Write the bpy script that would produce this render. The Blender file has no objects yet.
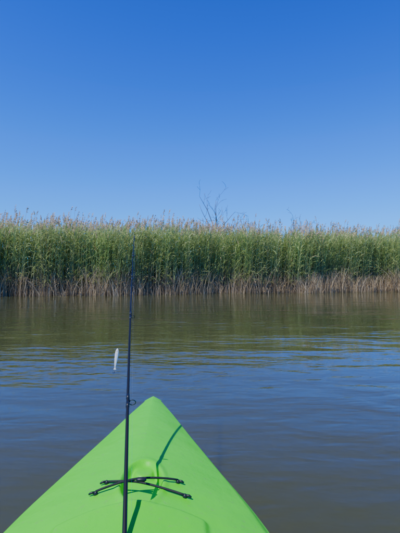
import bpy, math, random
import numpy as np
from mathutils import Vector
random.seed(4); rng=np.random.default_rng(7)
scene=bpy.context.scene
COL=scene.collection

# ---------------------------------------------------------------- helpers
def new_mat(name):
    m=bpy.data.materials.new(name); m.use_nodes=True
    nt=m.node_tree; b=nt.nodes['Principled BSDF']
    return m,nt,b
def simple(name,col,rough=.5,metal=0,spec=.5,var=.0,scale=30,bump=0):
    m,nt,b=new_mat(name)
    b.inputs['Base Color'].default_value=(*col,1); b.inputs['Roughness'].default_value=rough
    b.inputs['Metallic'].default_value=metal; b.inputs['Specular IOR Level'].default_value=spec
    tc=nt.nodes.new('ShaderNodeTexCoord'); n=nt.nodes.new('ShaderNodeTexNoise'); n.inputs['Scale'].default_value=scale
    n.inputs['Detail'].default_value=5
    nt.links.new(tc.outputs['Object'],n.inputs['Vector'])
    if var>0:
        r=nt.nodes.new('ShaderNodeMix'); r.data_type='RGBA'
        r.inputs['A'].default_value=(*[c*(1-var) for c in col],1); r.inputs['B'].default_value=(*[min(1,c*(1+var)) for c in col],1)
        nt.links.new(n.outputs['Fac'],r.inputs['Factor']); nt.links.new(r.outputs['Result'],b.inputs['Base Color'])
    if bump>0:
        bp=nt.nodes.new('ShaderNodeBump'); bp.inputs['Distance'].default_value=bump
        nt.links.new(n.outputs['Fac'],bp.inputs['Height']); nt.links.new(bp.outputs['Normal'],b.inputs['Normal'])
    return m
def mesh_obj(name,verts,faces,mat=None,parent=None,smooth=True,colors=None):
    me=bpy.data.meshes.new(name)
    me.from_pydata([tuple(v) for v in verts],[],faces); me.update()
    if smooth: me.polygons.foreach_set('use_smooth',[True]*len(me.polygons))
    o=bpy.data.objects.new(name,me); COL.objects.link(o)
    if mat: me.materials.append(mat)
    if parent: o.parent=parent
    return o
def tube(points,radii,n=8):
    P=[Vector(p) for p in points]; V=[];F=[]
    if not hasattr(radii,'__len__'): radii=[radii]*len(P)
    up=None
    for i,p in enumerate(P):
        t=(P[min(i+1,len(P)-1)]-P[max(i-1,0)]).normalized()
        if up is None:
            up=Vector((0,0,1)) if abs(t.z)<.9 else Vector((1,0,0))
        a=t.cross(up).normalized(); b=a.cross(t).normalized(); up=b
        for k in range(n):
            th=2*math.pi*k/n
            V.append(p+(a*math.cos(th)+b*math.sin(th))*radii[i])
    for i in range(len(P)-1):
        for k in range(n):
            F.append((i*n+k,i*n+(k+1)%n,(i+1)*n+(k+1)%n,(i+1)*n+k))
    F.append(tuple(range(n))[::-1]); F.append(tuple((len(P)-1)*n+k for k in range(n)))
    return V,F
def join(parts):
    V=[];F=[]
    for v,f in parts:
        o=len(V); V+=list(v); F+=[tuple(i+o for i in q) for q in f]
    return V,F
def ring(c,normal,R,r,n=20,m=6):
    c=Vector(c); nz=Vector(normal).normalized(); a=nz.orthogonal().normalized(); b=nz.cross(a)
    V=[];F=[]
    for i in range(n):
        th=2*math.pi*i/n; d=a*math.cos(th)+b*math.sin(th)
        for k in range(m):
            ph=2*math.pi*k/m
            V.append(c+d*(R+r*math.cos(ph))+nz*(r*math.sin(ph)))
    for i in range(n):
        for k in range(m):
            F.append((i*m+k,((i+1)%n)*m+k,((i+1)%n)*m+(k+1)%m,i*m+(k+1)%m))
    return V,F
def empty(name,loc=(0,0,0)):
    e=bpy.data.objects.new(name,None); COL.objects.link(e); e.empty_display_size=.2
    return e

# ---------------------------------------------------------------- world / sun
SX,SY=0.42,0.42
sun_vec=Vector((-SX,-SY,1)).normalized()
el=math.asin(sun_vec.z); az=math.atan2(sun_vec.x,sun_vec.y)
w=bpy.data.worlds.new("World"); scene.world=w; w.use_nodes=True
nt=w.node_tree; bg=nt.nodes['Background']
sky=nt.nodes.new('ShaderNodeTexSky'); sky.sky_type='NISHITA'; sky.sun_disc=False
sky.sun_elevation=el; sky.sun_rotation=az
sky.air_density=1.0; sky.dust_density=0.1; sky.ozone_density=3.0; sky.altitude=0
hs=nt.nodes.new('ShaderNodeHueSaturation'); hs.inputs['Saturation'].default_value=1.2
nt.links.new(sky.outputs[0],hs.inputs['Color'])
# clear-air tint of the sky by elevation
wtc=nt.nodes.new('ShaderNodeTexCoord'); sp=nt.nodes.new('ShaderNodeSeparateXYZ'); nt.links.new(wtc.outputs['Generated'],sp.inputs[0])
ramp=nt.nodes.new('ShaderNodeValToRGB'); nt.links.new(sp.outputs['Z'],ramp.inputs[0])
cr_=ramp.color_ramp; cr_.interpolation='B_SPLINE'
K_=.62
def rc_(c): return (c[0]*K_,c[1]*K_,c[2]*K_,1)
cr_.elements[0].position=0; cr_.elements[0].color=rc_((.11,.54,1.22))
cr_.elements[1].position=.14; cr_.elements[1].color=rc_((.075,.58,1.38))
e=cr_.elements.new(.30); e.color=rc_((.034,.51,1.42))
e=cr_.elements.new(.42); e.color=rc_((.018,.43,1.36))
e=cr_.elements.new(.58); e.color=rc_((.008,.33,1.27))
e=cr_.elements.new(1); e.color=rc_((.22,.42,.66))
mu=nt.nodes.new('ShaderNodeMix'); mu.data_type='RGBA'; mu.blend_type='MULTIPLY'; mu.inputs['Factor'].default_value=1
nt.links.new(hs.outputs[0],mu.inputs['A']); nt.links.new(ramp.outputs[0],mu.inputs['B'])
sc=nt.nodes.new('ShaderNodeVectorMath'); sc.operation='SCALE'; sc.inputs['Scale'].default_value=2.0/K_
nt.links.new(mu.outputs['Result'],sc.inputs[0]); nt.links.new(sc.outputs[0],bg.inputs['Color'])
bg.inputs['Strength'].default_value=.12
sl=bpy.data.lights.new('sun','SUN'); sl.energy=5.0; sl.angle=math.radians(.5); sl.color=(1,.95,.82)
so=bpy.data.objects.new('sun',sl); COL.objects.link(so)
so.rotation_euler=sun_vec.to_track_quat('Z','Y').to_euler(); so.location=(-5,-2,20)

# ---------------------------------------------------------------- camera
CAMZ=.9
cam=bpy.data.cameras.new('camera'); co=bpy.data.objects.new('camera',cam); COL.objects.link(co)
cam.sensor_fit='HORIZONTAL'; cam.sensor_width=36; cam.lens=36.27; cam.clip_start=.02; cam.clip_end=8000
co.location=(0,0,CAMZ); co.rotation_euler=(math.radians(90.92),0,0)
scene.camera=co

# ---------------------------------------------------------------- terrain
def bank_y(x):
    return 17.3+.26*x+.25*np.sin(x*.9+1)+.15*np.sin(x*2.3)
xs=np.concatenate([[-3000,-800,-200,-80],np.arange(-40,40.1,.5),[80,200,800,3000]])
ys=np.concatenate([[-3000,-800,-200,-80,-60,-30,-10,0,8],np.arange(3,40,.4)+0,[50,80,200,800,3000]]); ys=np.unique(ys)
V=[];F=[]
for j,y in enumerate(ys):
    for i,x in enumerate(xs):
        d=y-float(bank_y(max(-40,min(40,x))))
        z=-1.2+1.5*(1/(1+math.exp(-max(-30,min(30,d*2.2)))))
        if y<-60: z=.4
        if abs(d)<6: z+=.05*math.sin(x*3.1+y)*math.cos(y*2.7-x)
        V.append((x,y,z))
nx=len(xs)
for j in range(len(ys)-1):
    for i in range(nx-1):
        F.append((j*nx+i,j*nx+i+1,(j+1)*nx+i+1,(j+1)*nx+i))
gm=simple('mud',(.10,.08,.045),.8,var=.4,scale=3,bump=.04)
mesh_obj('ground',V,F,gm)

# ---------------------------------------------------------------- water
V=[(-3000,-3000,0),(3000,-3000,0),(3000,3000,0),(-3000,3000,0)]
wm,nt,b=new_mat('river_water')
b.inputs['Base Color'].default_value=(.066,.070,.024,1); b.inputs['Roughness'].default_value=.03
b.inputs['IOR'].default_value=1.33
b.inputs['Subsurface Weight'].default_value=1.0; b.inputs['Subsurface Scale'].default_value=.6
b.inputs['Subsurface Radius'].default_value=(1.0,.9,.6)
tc=nt.nodes.new('ShaderNodeTexCoord')
def noise(scale,vs,detail=2,rough=.5,dist=0,rot=-8):
    mp=nt.nodes.new('ShaderNodeMapping'); mp.inputs['Scale'].default_value=vs; mp.inputs['Rotation'].default_value=(0,0,math.radians(rot))
    n=nt.nodes.new('ShaderNodeTexNoise'); n.inputs['Scale'].default_value=scale; n.inputs['Detail'].default_value=detail
    n.inputs['Roughness'].default_value=rough; n.inputs['Distortion'].default_value=dist
    nt.links.new(tc.outputs['Object'],mp.inputs['Vector']); nt.links.new(mp.outputs[0],n.inputs['Vector']); return n.outputs['Fac']
def math_(op,a,bv):
    m=nt.nodes.new('ShaderNodeMath'); m.operation=op
    for i,v in enumerate((a,bv)):
        if isinstance(v,(int,float)): m.inputs[i].default_value=v
        else: nt.links.new(v,m.inputs[i])
    return m.outputs[0]
big=noise(1.0,(.5,1.5,1),2,.45,.4)
mid=noise(3.9,(.6,1.5,1),2,.5,.3,12)
small=noise(13,(.65,1.4,1),2,.5,.2,-14)
patch=noise(.30,(.45,1.3,1),3)
mr=nt.nodes.new('ShaderNodeMapRange'); nt.links.new(patch,mr.inputs[0]); mr.inputs[1].default_value=.38; mr.inputs[2].default_value=.62; mr.inputs[3].default_value=.35; mr.inputs[4].default_value=1.25
h=math_('ADD',math_('MULTIPLY',big,.017),math_('MULTIPLY',math_('ADD',math_('MULTIPLY',mid,.0085),math_('MULTIPLY',small,.0020)),mr.outputs[0]))
bp=nt.nodes.new('ShaderNodeBump'); bp.inputs['Distance'].default_value=1.0; bp.inputs['Strength'].default_value=1
nt.links.new(h,bp.inputs['Height']); nt.links.new(bp.outputs[0],b.inputs['Normal'])
mesh_obj('water',V,[(0,1,2,3)],wm)

# ---------------------------------------------------------------- reeds
class Buf:
    def __init__(s): s.v=[];s.f=[];s.c=[];s.n=0
    def ribbons(s,P,W,C):
        # P (N,K,3) centreline, W (N,K,3) half-width vectors, C (N,K,3)
        N,K,_=P.shape
        v=np.stack([P-W,P+W],axis=2).reshape(N*K*2,3)
        c=np.repeat(C[:,:,None,:],2,axis=2).reshape(N*K*2,3)
        base=(np.arange(N)*K*2)[:,None]+(np.arange(K-1)*2)[None,:]
        f=np.stack([base,base+1,base+3,base+2],axis=-1).reshape(-1,4)+s.n
        s.v.append(v);s.c.append(c);s.f.append(f);s.n+=len(v)
    def build(s,name,mat):
        v=np.concatenate(s.v).astype(np.float32);f=np.concatenate(s.f).astype(np.int32);c=np.concatenate(s.c)
        me=bpy.data.meshes.new(name); me.vertices.add(len(v)); me.vertices.foreach_set('co',v.ravel())
        me.loops.add(f.size); me.loops.foreach_set('vertex_index',f.ravel())
        me.polygons.add(len(f)); me.polygons.foreach_set('loop_start',np.arange(len(f),dtype=np.int32)*4)
        me.update(calc_edges=True)
        a=me.color_attributes.new('Col','FLOAT_COLOR','POINT')
        a.data.foreach_set('color',np.concatenate([c,np.ones((len(c),1))],1).astype(np.float32).ravel())
        me.materials.append(mat)
        o=bpy.data.objects.new(name,me); COL.objects.link(o); print(name,len(f)); return o
rm,nt,b=new_mat('reed')
at=nt.nodes.new('ShaderNodeVertexColor'); at.layer_name='Col'
nt.links.new(at.outputs[0],b.inputs['Base Color']); b.inputs['Roughness'].default_value=.5; b.inputs['Specular IOR Level'].default_value=.2
tr=nt.nodes.new('ShaderNodeBsdfTranslucent'); nt.links.new(at.outputs[0],tr.inputs['Color'])
mx=nt.nodes.new('ShaderNodeMixShader'); mx.inputs[0].default_value=.4
nt.links.new(b.outputs[0],mx.inputs[1]); nt.links.new(tr.outputs[0],mx.inputs[2])
nt.links.new(mx.outputs[0],nt.nodes['Material Output'].inputs['Surface'])

def snoise(x,s):   # smooth pseudo noise along x
    return (np.sin(x*1.3+s)+.6*np.sin(x*2.9+s*2.1)+.4*np.sin(x*6.1+s*3.7))/2
B=Buf()
XW=21
def scatter(n,d0,d1):
    x=rng.uniform(-XW,XW,n*2); d=rng.uniform(d0,d1,n*2)
    keep=rng.uniform(0,1,n*2)<(.68+.32*np.sin(x*4.3+d*2+2*np.sin(x*.7))*np.sin(x*1.7+1))
    x=x[keep][:n]; d=d[keep][:n]
    return x,d
GREEN=np.array([[.38,.50,.15],[.45,.55,.20],[.31,.43,.13],[.50,.56,.24],[.44,.49,.19]])
STRAW=np.array([[.72,.56,.32],[.62,.47,.26],[.78,.63,.39],[.44,.32,.19]])
def stem_curve(base,H,lean,t):
    t=np.asarray(t).reshape(1,-1); Hc=H[:,None]
    P=np.repeat(base[:,None,:],t.shape[1],1)
    P[:,:,0]+=lean[:,0:1]*Hc*t**2; P[:,:,1]+=lean[:,1:2]*Hc*t**2
    P[:,:,2]+=Hc*t
    return P
def reeds(n,d0,d1,hm,leafn,plume_p):
    x,d=scatter(n,d0,d1); n=len(x)
    y=bank_y(x)+d
    zb=np.where(d<.3,-.25,.05)
    H=hm+.10*snoise(x*.55,2)+rng.normal(0,.15,n)-zb
    lean=np.stack([rng.normal(.05,.05,n),rng.normal(-.02,.05,n)],1)
    base=np.stack([x,y,zb],1)
    tone=rng.uniform(.72,1.2,(n,1))*(1+.12*snoise(x*1.7,5))[:,None]
    g=GREEN[rng.integers(0,5,n)]*tone
    st=STRAW[rng.integers(0,4,n)]*rng.uniform(.6,1.1,(n,1))
    t=np.linspace(0,1,6)[None,:]
    P=stem_curve(base,H,lean,t)
    mixv=np.clip((t-.3)/.25,0,1)[:,:,None]
    C=st[:,None,:]*(1-mixv)+g[:,None,:]*1.1*mixv
    r=np.repeat((.0075*(1-.6*t))[:,:,None],n,0)
    W1=np.zeros_like(P); W1[:,:,0:1]=r; B.ribbons(P,W1,C)
    W2=np.zeros_like(P); W2[:,:,1:2]=r; B.ribbons(P,W2,C)
    # leaves
    K=4
    for k in range(leafn):
        tk=.19+.81*(k+rng.uniform(0,1,n))/leafn
        tk=np.clip(tk,0,.99)
        p0=base.copy(); p0[:,0]+=lean[:,0]*H*tk**2; p0[:,1]+=lean[:,1]*H*tk**2; p0[:,2]+=H*tk
        a=rng.uniform(0,2*math.pi,n)
        hd=np.stack([np.cos(a)+.45,np.sin(a)-.2],1); hd/=np.linalg.norm(hd,axis=1,keepdims=True)+1e-6
        L=rng.uniform(.28,.54,n)*(1-.3*(tk>.9))
        e0=np.radians(rng.uniform(55,86,n)); e1=np.radians(rng.uniform(-55,60,n))
        PP=np.zeros((n,K,3)); PP[:,0]=p0
        for q in range(1,K):
            e=e0+(e1-e0)*(q-.5)/(K-1)
            PP[:,q,0]=PP[:,q-1,0]+hd[:,0]*np.cos(e)*L/(K-1)
            PP[:,q,1]=PP[:,q-1,1]+hd[:,1]*np.cos(e)*L/(K-1)
            PP[:,q,2]=PP[:,q-1,2]+np.sin(e)*L/(K-1)
        wv=np.stack([-hd[:,1],hd[:,0],rng.normal(0,.6,n)],1); wv/=np.linalg.norm(wv,axis=1,keepdims=True)
        wid=np.array([.5,1,.75,.05])[None,:,None]*(rng.uniform(.009,.016,n))[:,None,None]
        dead=(rng.uniform(0,1,n)<np.clip(1.15-tk*2.9,0.03,1))[:,None]
        lc=np.where(dead,st*.85,g*(.85+.3*tk[:,None])*rng.uniform(.8,1.2,(n,1)))
        CC=np.repeat(lc[:,None,:],K,1); CC[:,-1]*=1.15
        B.ribbons(PP,wv[:,None,:]*wid,np.minimum(CC,.8))
    # plumes
    s=rng.uniform(0,1,n)<plume_p*(1.0+.4*snoise(x*.8,1)-.02*x)
    tips=P[s][:,-1]; m=len(tips)
    if m:
        ex=rng.uniform(.0,.26,m)+.26*(rng.uniform(0,1,m)<.16)
        top=tips.copy(); top[:,2]+=ex; top[:,0]+=rng.normal(.02,.03,m)
        pc=np.array([.88,.68,.42])*rng.uniform(.65,1.05,(m,1))
        SP=np.stack([tips,top],1); W=np.zeros_like(SP); W[:,:,0]=.005; B.ribbons(SP,W,np.repeat(pc[:,None,:]*.8,2,1))
        side=rng.normal(0,1,(m,2)); side[:,0]+=.8
        side/=np.linalg.norm(side,axis=1,keepdims=True)
        size=rng.uniform(.7,1.25,m)
        for q in range(22):
            u=q/21
            p0=top.copy(); p0[:,2]+=(u*.22-.03)*size; p0[:,:2]+=side*.06*u*u*size[:,None]
            a=rng.uniform(0,2*math.pi,m); ln=(.085*(1-.6*u)+.02)*size
            p1=p0.copy(); p1[:,0]+=(np.cos(a)*.5+side[:,0]*.5)*ln; p1[:,1]+=(np.sin(a)*.5+side[:,1]*.5)*ln; p1[:,2]+=ln*rng.uniform(-.1,.8,m)
            PP=np.stack([p0,(p0+p1)/2+np.array([0,0,.01]),p1],1)
            wv=rng.normal(0,1,(m,3)); wv/=np.linalg.norm(wv,axis=1,keepdims=True)
            B.ribbons(PP,wv[:,None,:]*np.array([.006,.016,.004])[None,:,None],np.repeat((pc*rng.uniform(.85,1.15,(m,1)))[:,None,:],3,1))
reeds(4600,-.1,.9,2.6,12,.10)
reeds(6000,.7,2.6,2.76,11,.28)
reeds(4200,2.4,5.0,2.86,9,.55)
# dead, broken straw at the waterline
def straw(n,d0,d1,hlo,hhi,xlo=-XW,xhi=XW):
    x=rng.uniform(xlo,xhi,n); d=rng.uniform(d0,d1,n)
    H=rng.uniform(hlo,hhi,n)*(1+.35*snoise(x*1.4,9)); lean=rng.normal(0,.24,(n,2))
    base=np.stack([x,bank_y(x)+d,np.full(n,-.1)],1)
    P=stem_curve(base,H,lean,np.linspace(0,1,4)[None,:])
    c=STRAW[rng.integers(0,4,n)]*rng.uniform(.5,1.15,(n,1))
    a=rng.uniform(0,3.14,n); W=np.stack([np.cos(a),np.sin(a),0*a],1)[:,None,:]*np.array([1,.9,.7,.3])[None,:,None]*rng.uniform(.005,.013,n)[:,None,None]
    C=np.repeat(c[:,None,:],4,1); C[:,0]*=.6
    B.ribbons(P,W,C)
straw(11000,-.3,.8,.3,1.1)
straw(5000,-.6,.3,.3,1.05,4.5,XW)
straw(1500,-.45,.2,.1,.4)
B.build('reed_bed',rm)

# ---------------------------------------------------------------- dead trees
bark=simple('dead_bark',(.20,.16,.12),.9,var=.3,scale=8)
def branch(parts,p,d,L,r,depth):
    n=5; pts=[Vector(p)]; d=Vector(d).normalized(); rad=[r]
    for i in range(n):
        d=(d+Vector((random.gauss(0,.13),random.gauss(0,.13),random.gauss(.02,.1)))).normalized()
        pts.append(pts[-1]+d*L/n); rad.append(r*(1-.7*(i+1)/n))
        if depth>0 and i>=1 and random.random()<.75:
            side=Vector((random.gauss(0,1),random.gauss(0,1),random.gauss(.2,.5))).normalized()
            branch(parts,pts[-1],(d*.7+side*.75),L*random.uniform(.3,.5),rad[-1]*.65,depth-1)
    parts.append(tube(pts,[max(q,.007) for q in rad],5))
def dead_tree(base,fork,limbs,r,depth):
    parts=[]
    b=Vector(base);f=Vector(fork)
    parts.append(tube([b,b.lerp(f,.35)+Vector((.06,0,0)),b.lerp(f,.7)+Vector((-.05,.03,0)),f],[r*1.5,r*1.1,r*.9,r*.7],8))
    for end,rr in limbs:
        e=Vector(end); branch(parts,f+Vector((0,0,-.15)),e-f,(e-f).length*.92,rr,depth)
    V,F=join(parts); return mesh_obj('dead_tree',V,F,bark)
dead_tree((.9,24,.2),(.95,24,3.4),[((-.4,24.2,5.2),.03),((.4,24,6.0),.035),((.8,23.8,5.3),.028),((1.3,24.2,5.6),.03),((2.1,23.8,5.1),.032),((2.5,24.2,4.2),.028),((1.3,24,4.7),.03)],.07,2)
dead_tree((6.0,25,.2),(6.0,25,3.3),[((5.2,25,4.6),.03),((5.6,25.2,4.2),.022),((6.9,24.8,4.3),.026),((6.4,24.8,4.4),.02)],.06,2)

# ---------------------------------------------------------------- kayak
T=Vector((-.206,1.785,0)); bdir=Vector((.0664,-.9978,0)); rdir=Vector((.9978,.0664,0))
def W3(d,l,z): return T+bdir*d+rdir*l+Vector((0,0,z))
def curve(keys):
    xs=[k[0] for k in keys]; ys_=[k[1] for k in keys]
    m=[0]*len(xs)
    for i in range(len(xs)):
        a=max(i-1,0); c=min(i+1,len(xs)-1); m[i]=(ys_[c]-ys_[a])/(xs[c]-xs[a])
    def f(x):
        if x<=xs[0]: return ys_[0]
        if x>=xs[-1]: return ys_[-1]
        i=0
        while x>xs[i+1]: i+=1
        h=xs[i+1]-xs[i]; t=(x-xs[i])/h
        return (2*t**3-3*t*t+1)*ys_[i]+(t**3-2*t*t+t)*h*m[i]+(-2*t**3+3*t*t)*ys_[i+1]+(t**3-t*t)*h*m[i+1]
    return f
LEN=3.05
hw_=curve([(0.03,.036),(.2,.096),(.4,.158),(.58,.214),(.886,.305),(1.2,.36),(1.6,.380),(2.1,.34),(2.6,.21),(2.95,.05),(3.05,.03)])
def hw(d):
    if d<.03: return .036*math.sqrt(max(0,1-((.03-d)/.03)**2))+.0005
    if d>LEN-.04: return .032*math.sqrt(max(0,1-((d-LEN+.04)/.04)**2))+.0005
    return hw_(d)
zg=curve([(0,.345),(.3,.335),(.9,.325),(1.6,.29),(2.4,.29),(3.05,.34)])
cr=curve([(0,.012),(.25,.035),(.6,.06),(.95,.075),(1.3,.07),(2.2,.05),(3.05,.012)])
zk=curve([(0,.22),(.04,.12),(.12,.02),(.3,-.05),(.8,-.09),(2.3,-.09),(2.8,-.03),(3.05,.2)])
def ss(a,b_,x):
    t=max(0,min(1,(x-a)/(b_-a))); return t*t*(3-2*t)
def deck(d,l,detail=True):
    h=hw(d); u=min(1,abs(l)/h)
    z=zg(d)+cr(d)*(1-u**1.55)
    # rounded shoulder
    z-=.014*ss(.9,1,u)**1.5 if d>.03 else 0
    if detail:
        # moulded well under the bungee
        q=math.sqrt(((d-.80)/.105)**2+((l-.012)/(.052))**2)
        z-=.024*(1-ss(.78,1.0,q))
        z+=.003*(ss(.9,1.05,q)-ss(1.05,1.3,q))
        # small boss in the well
        q2=math.sqrt(((d-.735)/.03)**2+((l-.012)/.032)**2); z+=.013*(1-ss(.65,1,q2))
        # raised panel in front of the cockpit
        s=ss(.895+1.6*l*l,.915+1.6*l*l,d)*(1-ss(.15,.165,abs(l)))*(1-ss(1.5,1.6,d)); z+=.011*s
    return z
ds=list(np.concatenate([[0,.001,.003,.006,.010,.015,.02,.025,.03],np.arange(.036,1.2,.005),np.arange(1.2,3.0,.02),[3.01,3.02,3.03,3.04,3.046,3.05]]))
NU=160
kay=empty('kayak')
km,nt,b=new_mat('green_polyethylene')
tc=nt.nodes.new('ShaderNodeTexCoord')
n1=nt.nodes.new('ShaderNodeTexNoise'); n1.inputs['Scale'].default_value=6; n1.inputs['Detail'].default_value=6
n2=nt.nodes.new('ShaderNodeTexNoise'); n2.inputs['Scale'].default_value=380; n2.inputs['Detail'].default_value=2
for n in (n1,n2): nt.links.new(tc.outputs['Object'],n.inputs['Vector'])
r=nt.nodes.new('ShaderNodeMix'); r.data_type='RGBA'
r.inputs['A'].default_value=(.055,.68,.006,1); r.inputs['B'].default_value=(.085,.74,.012,1)
nt.links.new(n1.outputs[0],r.inputs['Factor'])
# faint scuffs and dried water spots
n3=nt.nodes.new('ShaderNodeTexNoise'); n3.inputs['Scale'].default_value=55; n3.inputs['Detail'].default_value=4; nt.links.new(tc.outputs['Object'],n3.inputs['Vector'])
mr=nt.nodes.new('ShaderNodeMapRange'); nt.links.new(n3.outputs[0],mr.inputs[0]); mr.inputs[1].default_value=.60; mr.inputs[2].default_value=.74; mr.inputs[3].default_value=0; mr.inputs[4].default_value=.55
r2=nt.nodes.new('ShaderNodeMix'); r2.data_type='RGBA'; nt.links.new(mr.outputs[0],r2.inputs['Factor']); nt.links.new(r.outputs['Result'],r2.inputs['A']); r2.inputs['B'].default_value=(.16,.50,.06,1)
nt.links.new(r2.outputs['Result'],b.inputs['Base Color'])
b.inputs['Roughness'].default_value=.42; b.inputs['Specular IOR Level'].default_value=.22
bp=nt.nodes.new('ShaderNodeBump'); bp.inputs['Distance'].default_value=.0006; bp.inputs['Strength'].default_value=.5
nt.links.new(n2.outputs[0],bp.inputs['Height']); 
bp2=nt.nodes.new('ShaderNodeBump'); bp2.inputs['Distance'].default_value=.010
nt.links.new(n1.outputs[0],bp2.inputs['Height']); nt.links.new(bp2.outputs[0],bp.inputs['Normal']); nt.links.new(bp.outputs[0],b.inputs['Normal'])
blk=simple('black_plastic',(.012,.012,.013),.4)
CD,CR_,CL=1.71,.57,.25   # cockpit centre, half-length, half-width
def incock(d,l): return ((d-CD)/CR_)**2+(l/CL)**2<1
V=[];F=[]
for d in ds:
    h=hw(d)
    for k in range(NU+1):
        u=-1+2*k/NU; l=u*h; V.append(W3(d,l,deck(d,l)))
N1=NU+1
for i in range(len(ds)-1):
    for k in range(NU):
        dm=(ds[i]+ds[i+1])/2; lm=(-1+2*(k+.5)/NU)*hw(dm)
        if incock(dm,lm): continue
        F.append((i*N1+k,i*N1+k+1,(i+1)*N1+k+1,(i+1)*N1+k))
mesh_obj('deck',V,F,km,kay)
V=[];F=[];NH=32
for d in ds:
    h=hw(d); g=deck(d,h); kz=zk(d)
    for k in range(NH+1):
        s=-1+2*k/NH; t=1-abs(s)
        lat=h*(1+.035*math.sin(min(1,t/.25)*math.pi))*(max(0,1-t**2.6))**.7
        z=g+(kz-g)*t**.85
        V.append(W3(d,math.copysign(lat,s) if s else 0,z))
N1=NH+1
for i in range(len(ds)-1):
    for k in range(NH): F.append((i*N1+k,(i+1)*N1+k,(i+1)*N1+k+1,i*N1+k+1))
mesh_obj('hull',V,F,km,kay)
# coaming
V=[];F=[];n=96
prof=[(-.035,-.03),(-.032,.012),(-.02,.03),(0,.034),(.02,.03),(.028,.02),(.026,.0),(.03,-.012)]
for i in range(n):
    th=2*math.pi*i/n
    for o,zz in prof:
        d=CD+(CR_+o)*math.cos(th); l=(CL+o)*math.sin(th)
        V.append(W3(d,l,deck(CD+CR_*math.cos(th),CL*math.sin(th),False)+zz))
m=len(prof)
for i in range(n):
    for k in range(m-1): F.append((i*m+k,((i+1)%n)*m+k,((i+1)%n)*m+k+1,i*m+k+1))
mesh_obj('cockpit_coaming',V,F,blk,kay)
# inner floor
V=[];F=[];dd=np.linspace(.5,2.7,24)
for d in dd:
    for k in range(9):
        u=-1+k/4; V.append(W3(d,u*hw(d)*.86,.03+.1*abs(u)**3))
for i in range(23):
    for k in range(8): F.append((i*9+k,i*9+k+1,(i+1)*9+k+1,(i+1)*9+k))
mesh_obj('inner_floor',V,F,km,kay)
# seat pan + backrest
V=[];F=[]
for i in range(15):
    s=i/14
    for k in range(11):
        u=-1+k/5
        if s<.6: d=1.5+.45*s/.6; z=.09+.03*math.cos(s/.6*math.pi)+.05*abs(u)**3
        else:
            q=(s-.6)/.4; d=1.95+.09*q; z=.06+.38*q
        V.append(W3(d-.04*abs(u)**2*(s>.6),u*.2*(1-.15*(s>.9)),z))
for i in range(14):
    for k in range(10): F.append((i*11+k,i*11+k+1,(i+1)*11+k+1,(i+1)*11+k))
seat=mesh_obj('seat',V,F,blk,kay); sm=seat.modifiers.new('s','SOLIDIFY'); sm.thickness=.02
# bungee
cordm=simple('bungee_cord',(.012,.012,.015),.7,bump=.001,scale=400)
def drape(a,b_,lift=.006,n=16,bow=.012):
    pts=[]
    for i in range(n+1):
        t=i/n; d=a[0]+(b_[0]-a[0])*t; l=a[1]+(b_[1]-a[1])*t
        pts.append(W3(d,l,deck(d,l,False)+lift+bow*math.sin(math.pi*t)**.7*.5))
    return pts
parts=[]
ends=[(.798,-.073),(.857,.1146),(.840,-.0914),(.795,.099)]
pa=drape(ends[0],ends[1],.005,bow=.0); pb=drape(ends[2],ends[3],.007,bow=.008)
parts+=[tube(pa,.0027,8),tube(pb,.0027,8)]
V,F=join(parts); mesh_obj('bungee_cord',V,F,cordm,kay)
parts=[]
for (d,l) in ends:
    z=deck(d,l,False)
    c=W3(d,l,z)
    parts.append(tube([c+Vector((0,0,-.004)),c+Vector((0,0,.003)),c+Vector((0,0,.006)),c+Vector((0,0,.008))],[.0055,.0055,.004,.002],12))
    s=1 if l>0 else -1
    parts.append(tube([c+Vector((0,0,.005)),c+Vector((.010*s,-.003,.005)),c+Vector((.015*s,-.004,.002))],[.003,.003,.002],8))
# toggle/knot at crossing
c=W3(.822,.012,deck(.822,.012,False)+.010)
parts.append(tube([c-rdir*.012,c-rdir*.008,c+rdir*.008,c+rdir*.012],[.002,.0045,.0045,.002],10))
V,F=join(parts); mesh_obj('bungee_fittings',V,F,blk,kay)

# ---------------------------------------------------------------- fishing rod
rod=empty('fishing_rod')
carbon=simple('carbon_blank',(.010,.010,.012),.4,spec=.3)
cork=simple('cork',(.35,.22,.12),.8,var=.3,scale=60)
steel=simple('guide_metal',(.12,.12,.13),.3,metal=1)
A=Vector((-.139,.75,.416)); Btip=Vector((-.3275,2.0,1.074))
D=(Btip-A).normalized(); LN=(Btip-A).length
def rp(s): # slight natural bend
    t=s/LN; return A+D*s+Vector((-.004*math.sin(max(0,min(1,t))*math.pi),0,0.006*math.sin(max(0,min(1,t))*math.pi)))
ss_=[-.28]+list(np.linspace(-.2,LN,24))
mesh_obj('blank',*tube([rp(s) for s in ss_],[.0056-(.0056-.0014)*max(0,(s+.28)/(LN+.28))**.8 for s in ss_],12),carbon,rod)
hs_=[-.62,-.61,-.5,-.45,-.38,-.30,-.25]
mesh_obj('grip',*tube([A+D*s for s in hs_],[.011,.014,.0135,.012,.013,.012,.006],16),cork,rod)
under=(Vector((0,0,-1))+D*D.z).normalized()
side=D.cross(under).normalized()
gdir=(under*.55+Vector((1,0,0))*.8); gdir=(gdir-D*gdir.dot(D)).normalized()
parts=[];gpts=[]
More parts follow.
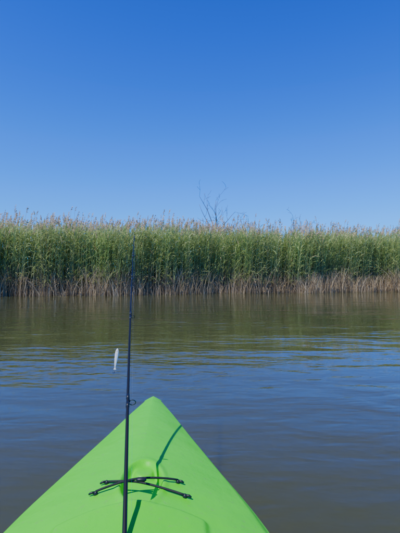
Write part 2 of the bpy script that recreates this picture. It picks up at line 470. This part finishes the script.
for s,R in [(.33,.0085),(.72,.0055),(1.0,.0045),(1.22,.0034),(LN,.0025)]:
    c=rp(s)+gdir*(R+.005 if s<LN else .003)
    gpts.append(c)
    parts.append(ring(c,D,R,.0011))
    parts.append(tube([rp(s)-D*.02,c+D*.0-gdir*R*.9],[.0013,.0013],6))
    parts.append(tube([rp(s)+D*.02,c-gdir*R*.9],[.0013,.0013],6))
    parts.append(tube([rp(s)-D*.022,rp(s)-D*.006],[.0045*(1-.5*s/LN)+.0004]*2,10))
    parts.append(tube([rp(s)+D*.006,rp(s)+D*.022],[.0045*(1-.5*s/LN)+.0004]*2,10))
V,F=join(parts); mesh_obj('line_guides',V,F,blk,rod)
# spinning reel under grip
rc=A+D*(-.40)+under*.07
parts=[tube([A+D*-.40+under*.012,rc],[.006,.007],10),
 tube([rc-D*.035,rc-D*.03,rc+D*.0,rc+D*.01],[.012,.022,.024,.02],16),
 tube([rc+D*.01,rc+D*.014,rc+D*.018,rc+D*.04,rc+D*.044,rc+D*.05],[.024,.024,.018,.018,.023,.012],20),
 tube([rc,rc+side*.05,rc+side*.055-D*.05,rc+side*.085-D*.05],[.004,.004,.004,.009],8),
 ring(rc+D*.03,D+under*.3,.03,.0012)]
V,F=join(parts); mesh_obj('reel',V,F,blk,rod)
linem,nt,b=new_mat('monofilament'); b.inputs['Base Color'].default_value=(.5,.55,.55,1); b.inputs['Roughness'].default_value=.2
b.inputs['Transmission Weight'].default_value=.7
ltop=Vector((-.401,1.97,.538))
mesh_obj('fishing_line',*tube([rc+D*.03+gdir*.018]+gpts+[ltop],.00012,5),linem,rod)
# lure
lure=empty('fishing_lure')
lb=Vector((-.410,1.95,.440))
ax=(lb-ltop).normalized(); Ll=(lb-ltop).length
sd=Vector((1,0,0)); sd=(sd-ax*sd.dot(ax)).normalized(); dp=ax.cross(sd).normalized()
V=[];F=[];n=14
pr=[(0,.001),(.04,.0045),(.12,.0075),(.25,.0090),(.4,.0088),(.55,.0078),(.7,.006),(.84,.004),(.90,.0022),(.95,.005),(1,.006)]
for t,rr in pr:
    for k in range(n):
        th=2*math.pi*k/n
        V.append(ltop+ax*(.006+t*Ll)+sd*rr*math.cos(th)+dp*rr*(.65 if t<.9 else .2)*math.sin(th))
for i in range(len(pr)-1):
    for k in range(n): F.append((i*n+k,i*n+(k+1)%n,(i+1)*n+(k+1)%n,(i+1)*n+k))
lm=simple('lure_pearl',(.78,.77,.71),.25,var=.25,scale=90)
mesh_obj('body',V,F,lm,lure)
parts=[]
for t in (.42,.98):
    c=ltop+ax*(.006+t*Ll)-sd*(.008 if t<.9 else 0)
    parts.append(ring(c+ax*.002,dp,.002,.0006,10,4))
    for k in range(3):
        th=2*math.pi*k/3+.4; o=sd*math.cos(th)+dp*math.sin(th)
        parts.append(tube([c+ax*.003,c+ax*.014,c+ax*.018+o*.004,c+ax*.017+o*.008,c+ax*.010+o*.010],[.0009,.0009,.0009,.0008,.0003],5))
V,F=join(parts); mesh_obj('treble_hooks',V,F,steel,lure)
parts=[]
for s in (-1,1):
    c=ltop+ax*(.006+.13*Ll)+dp*s*.0045
    parts.append(tube([c,c+dp*s*.0012],[.002,.0014],10))
V,F=join(parts); mesh_obj('eyes',V,F,blk,lure)
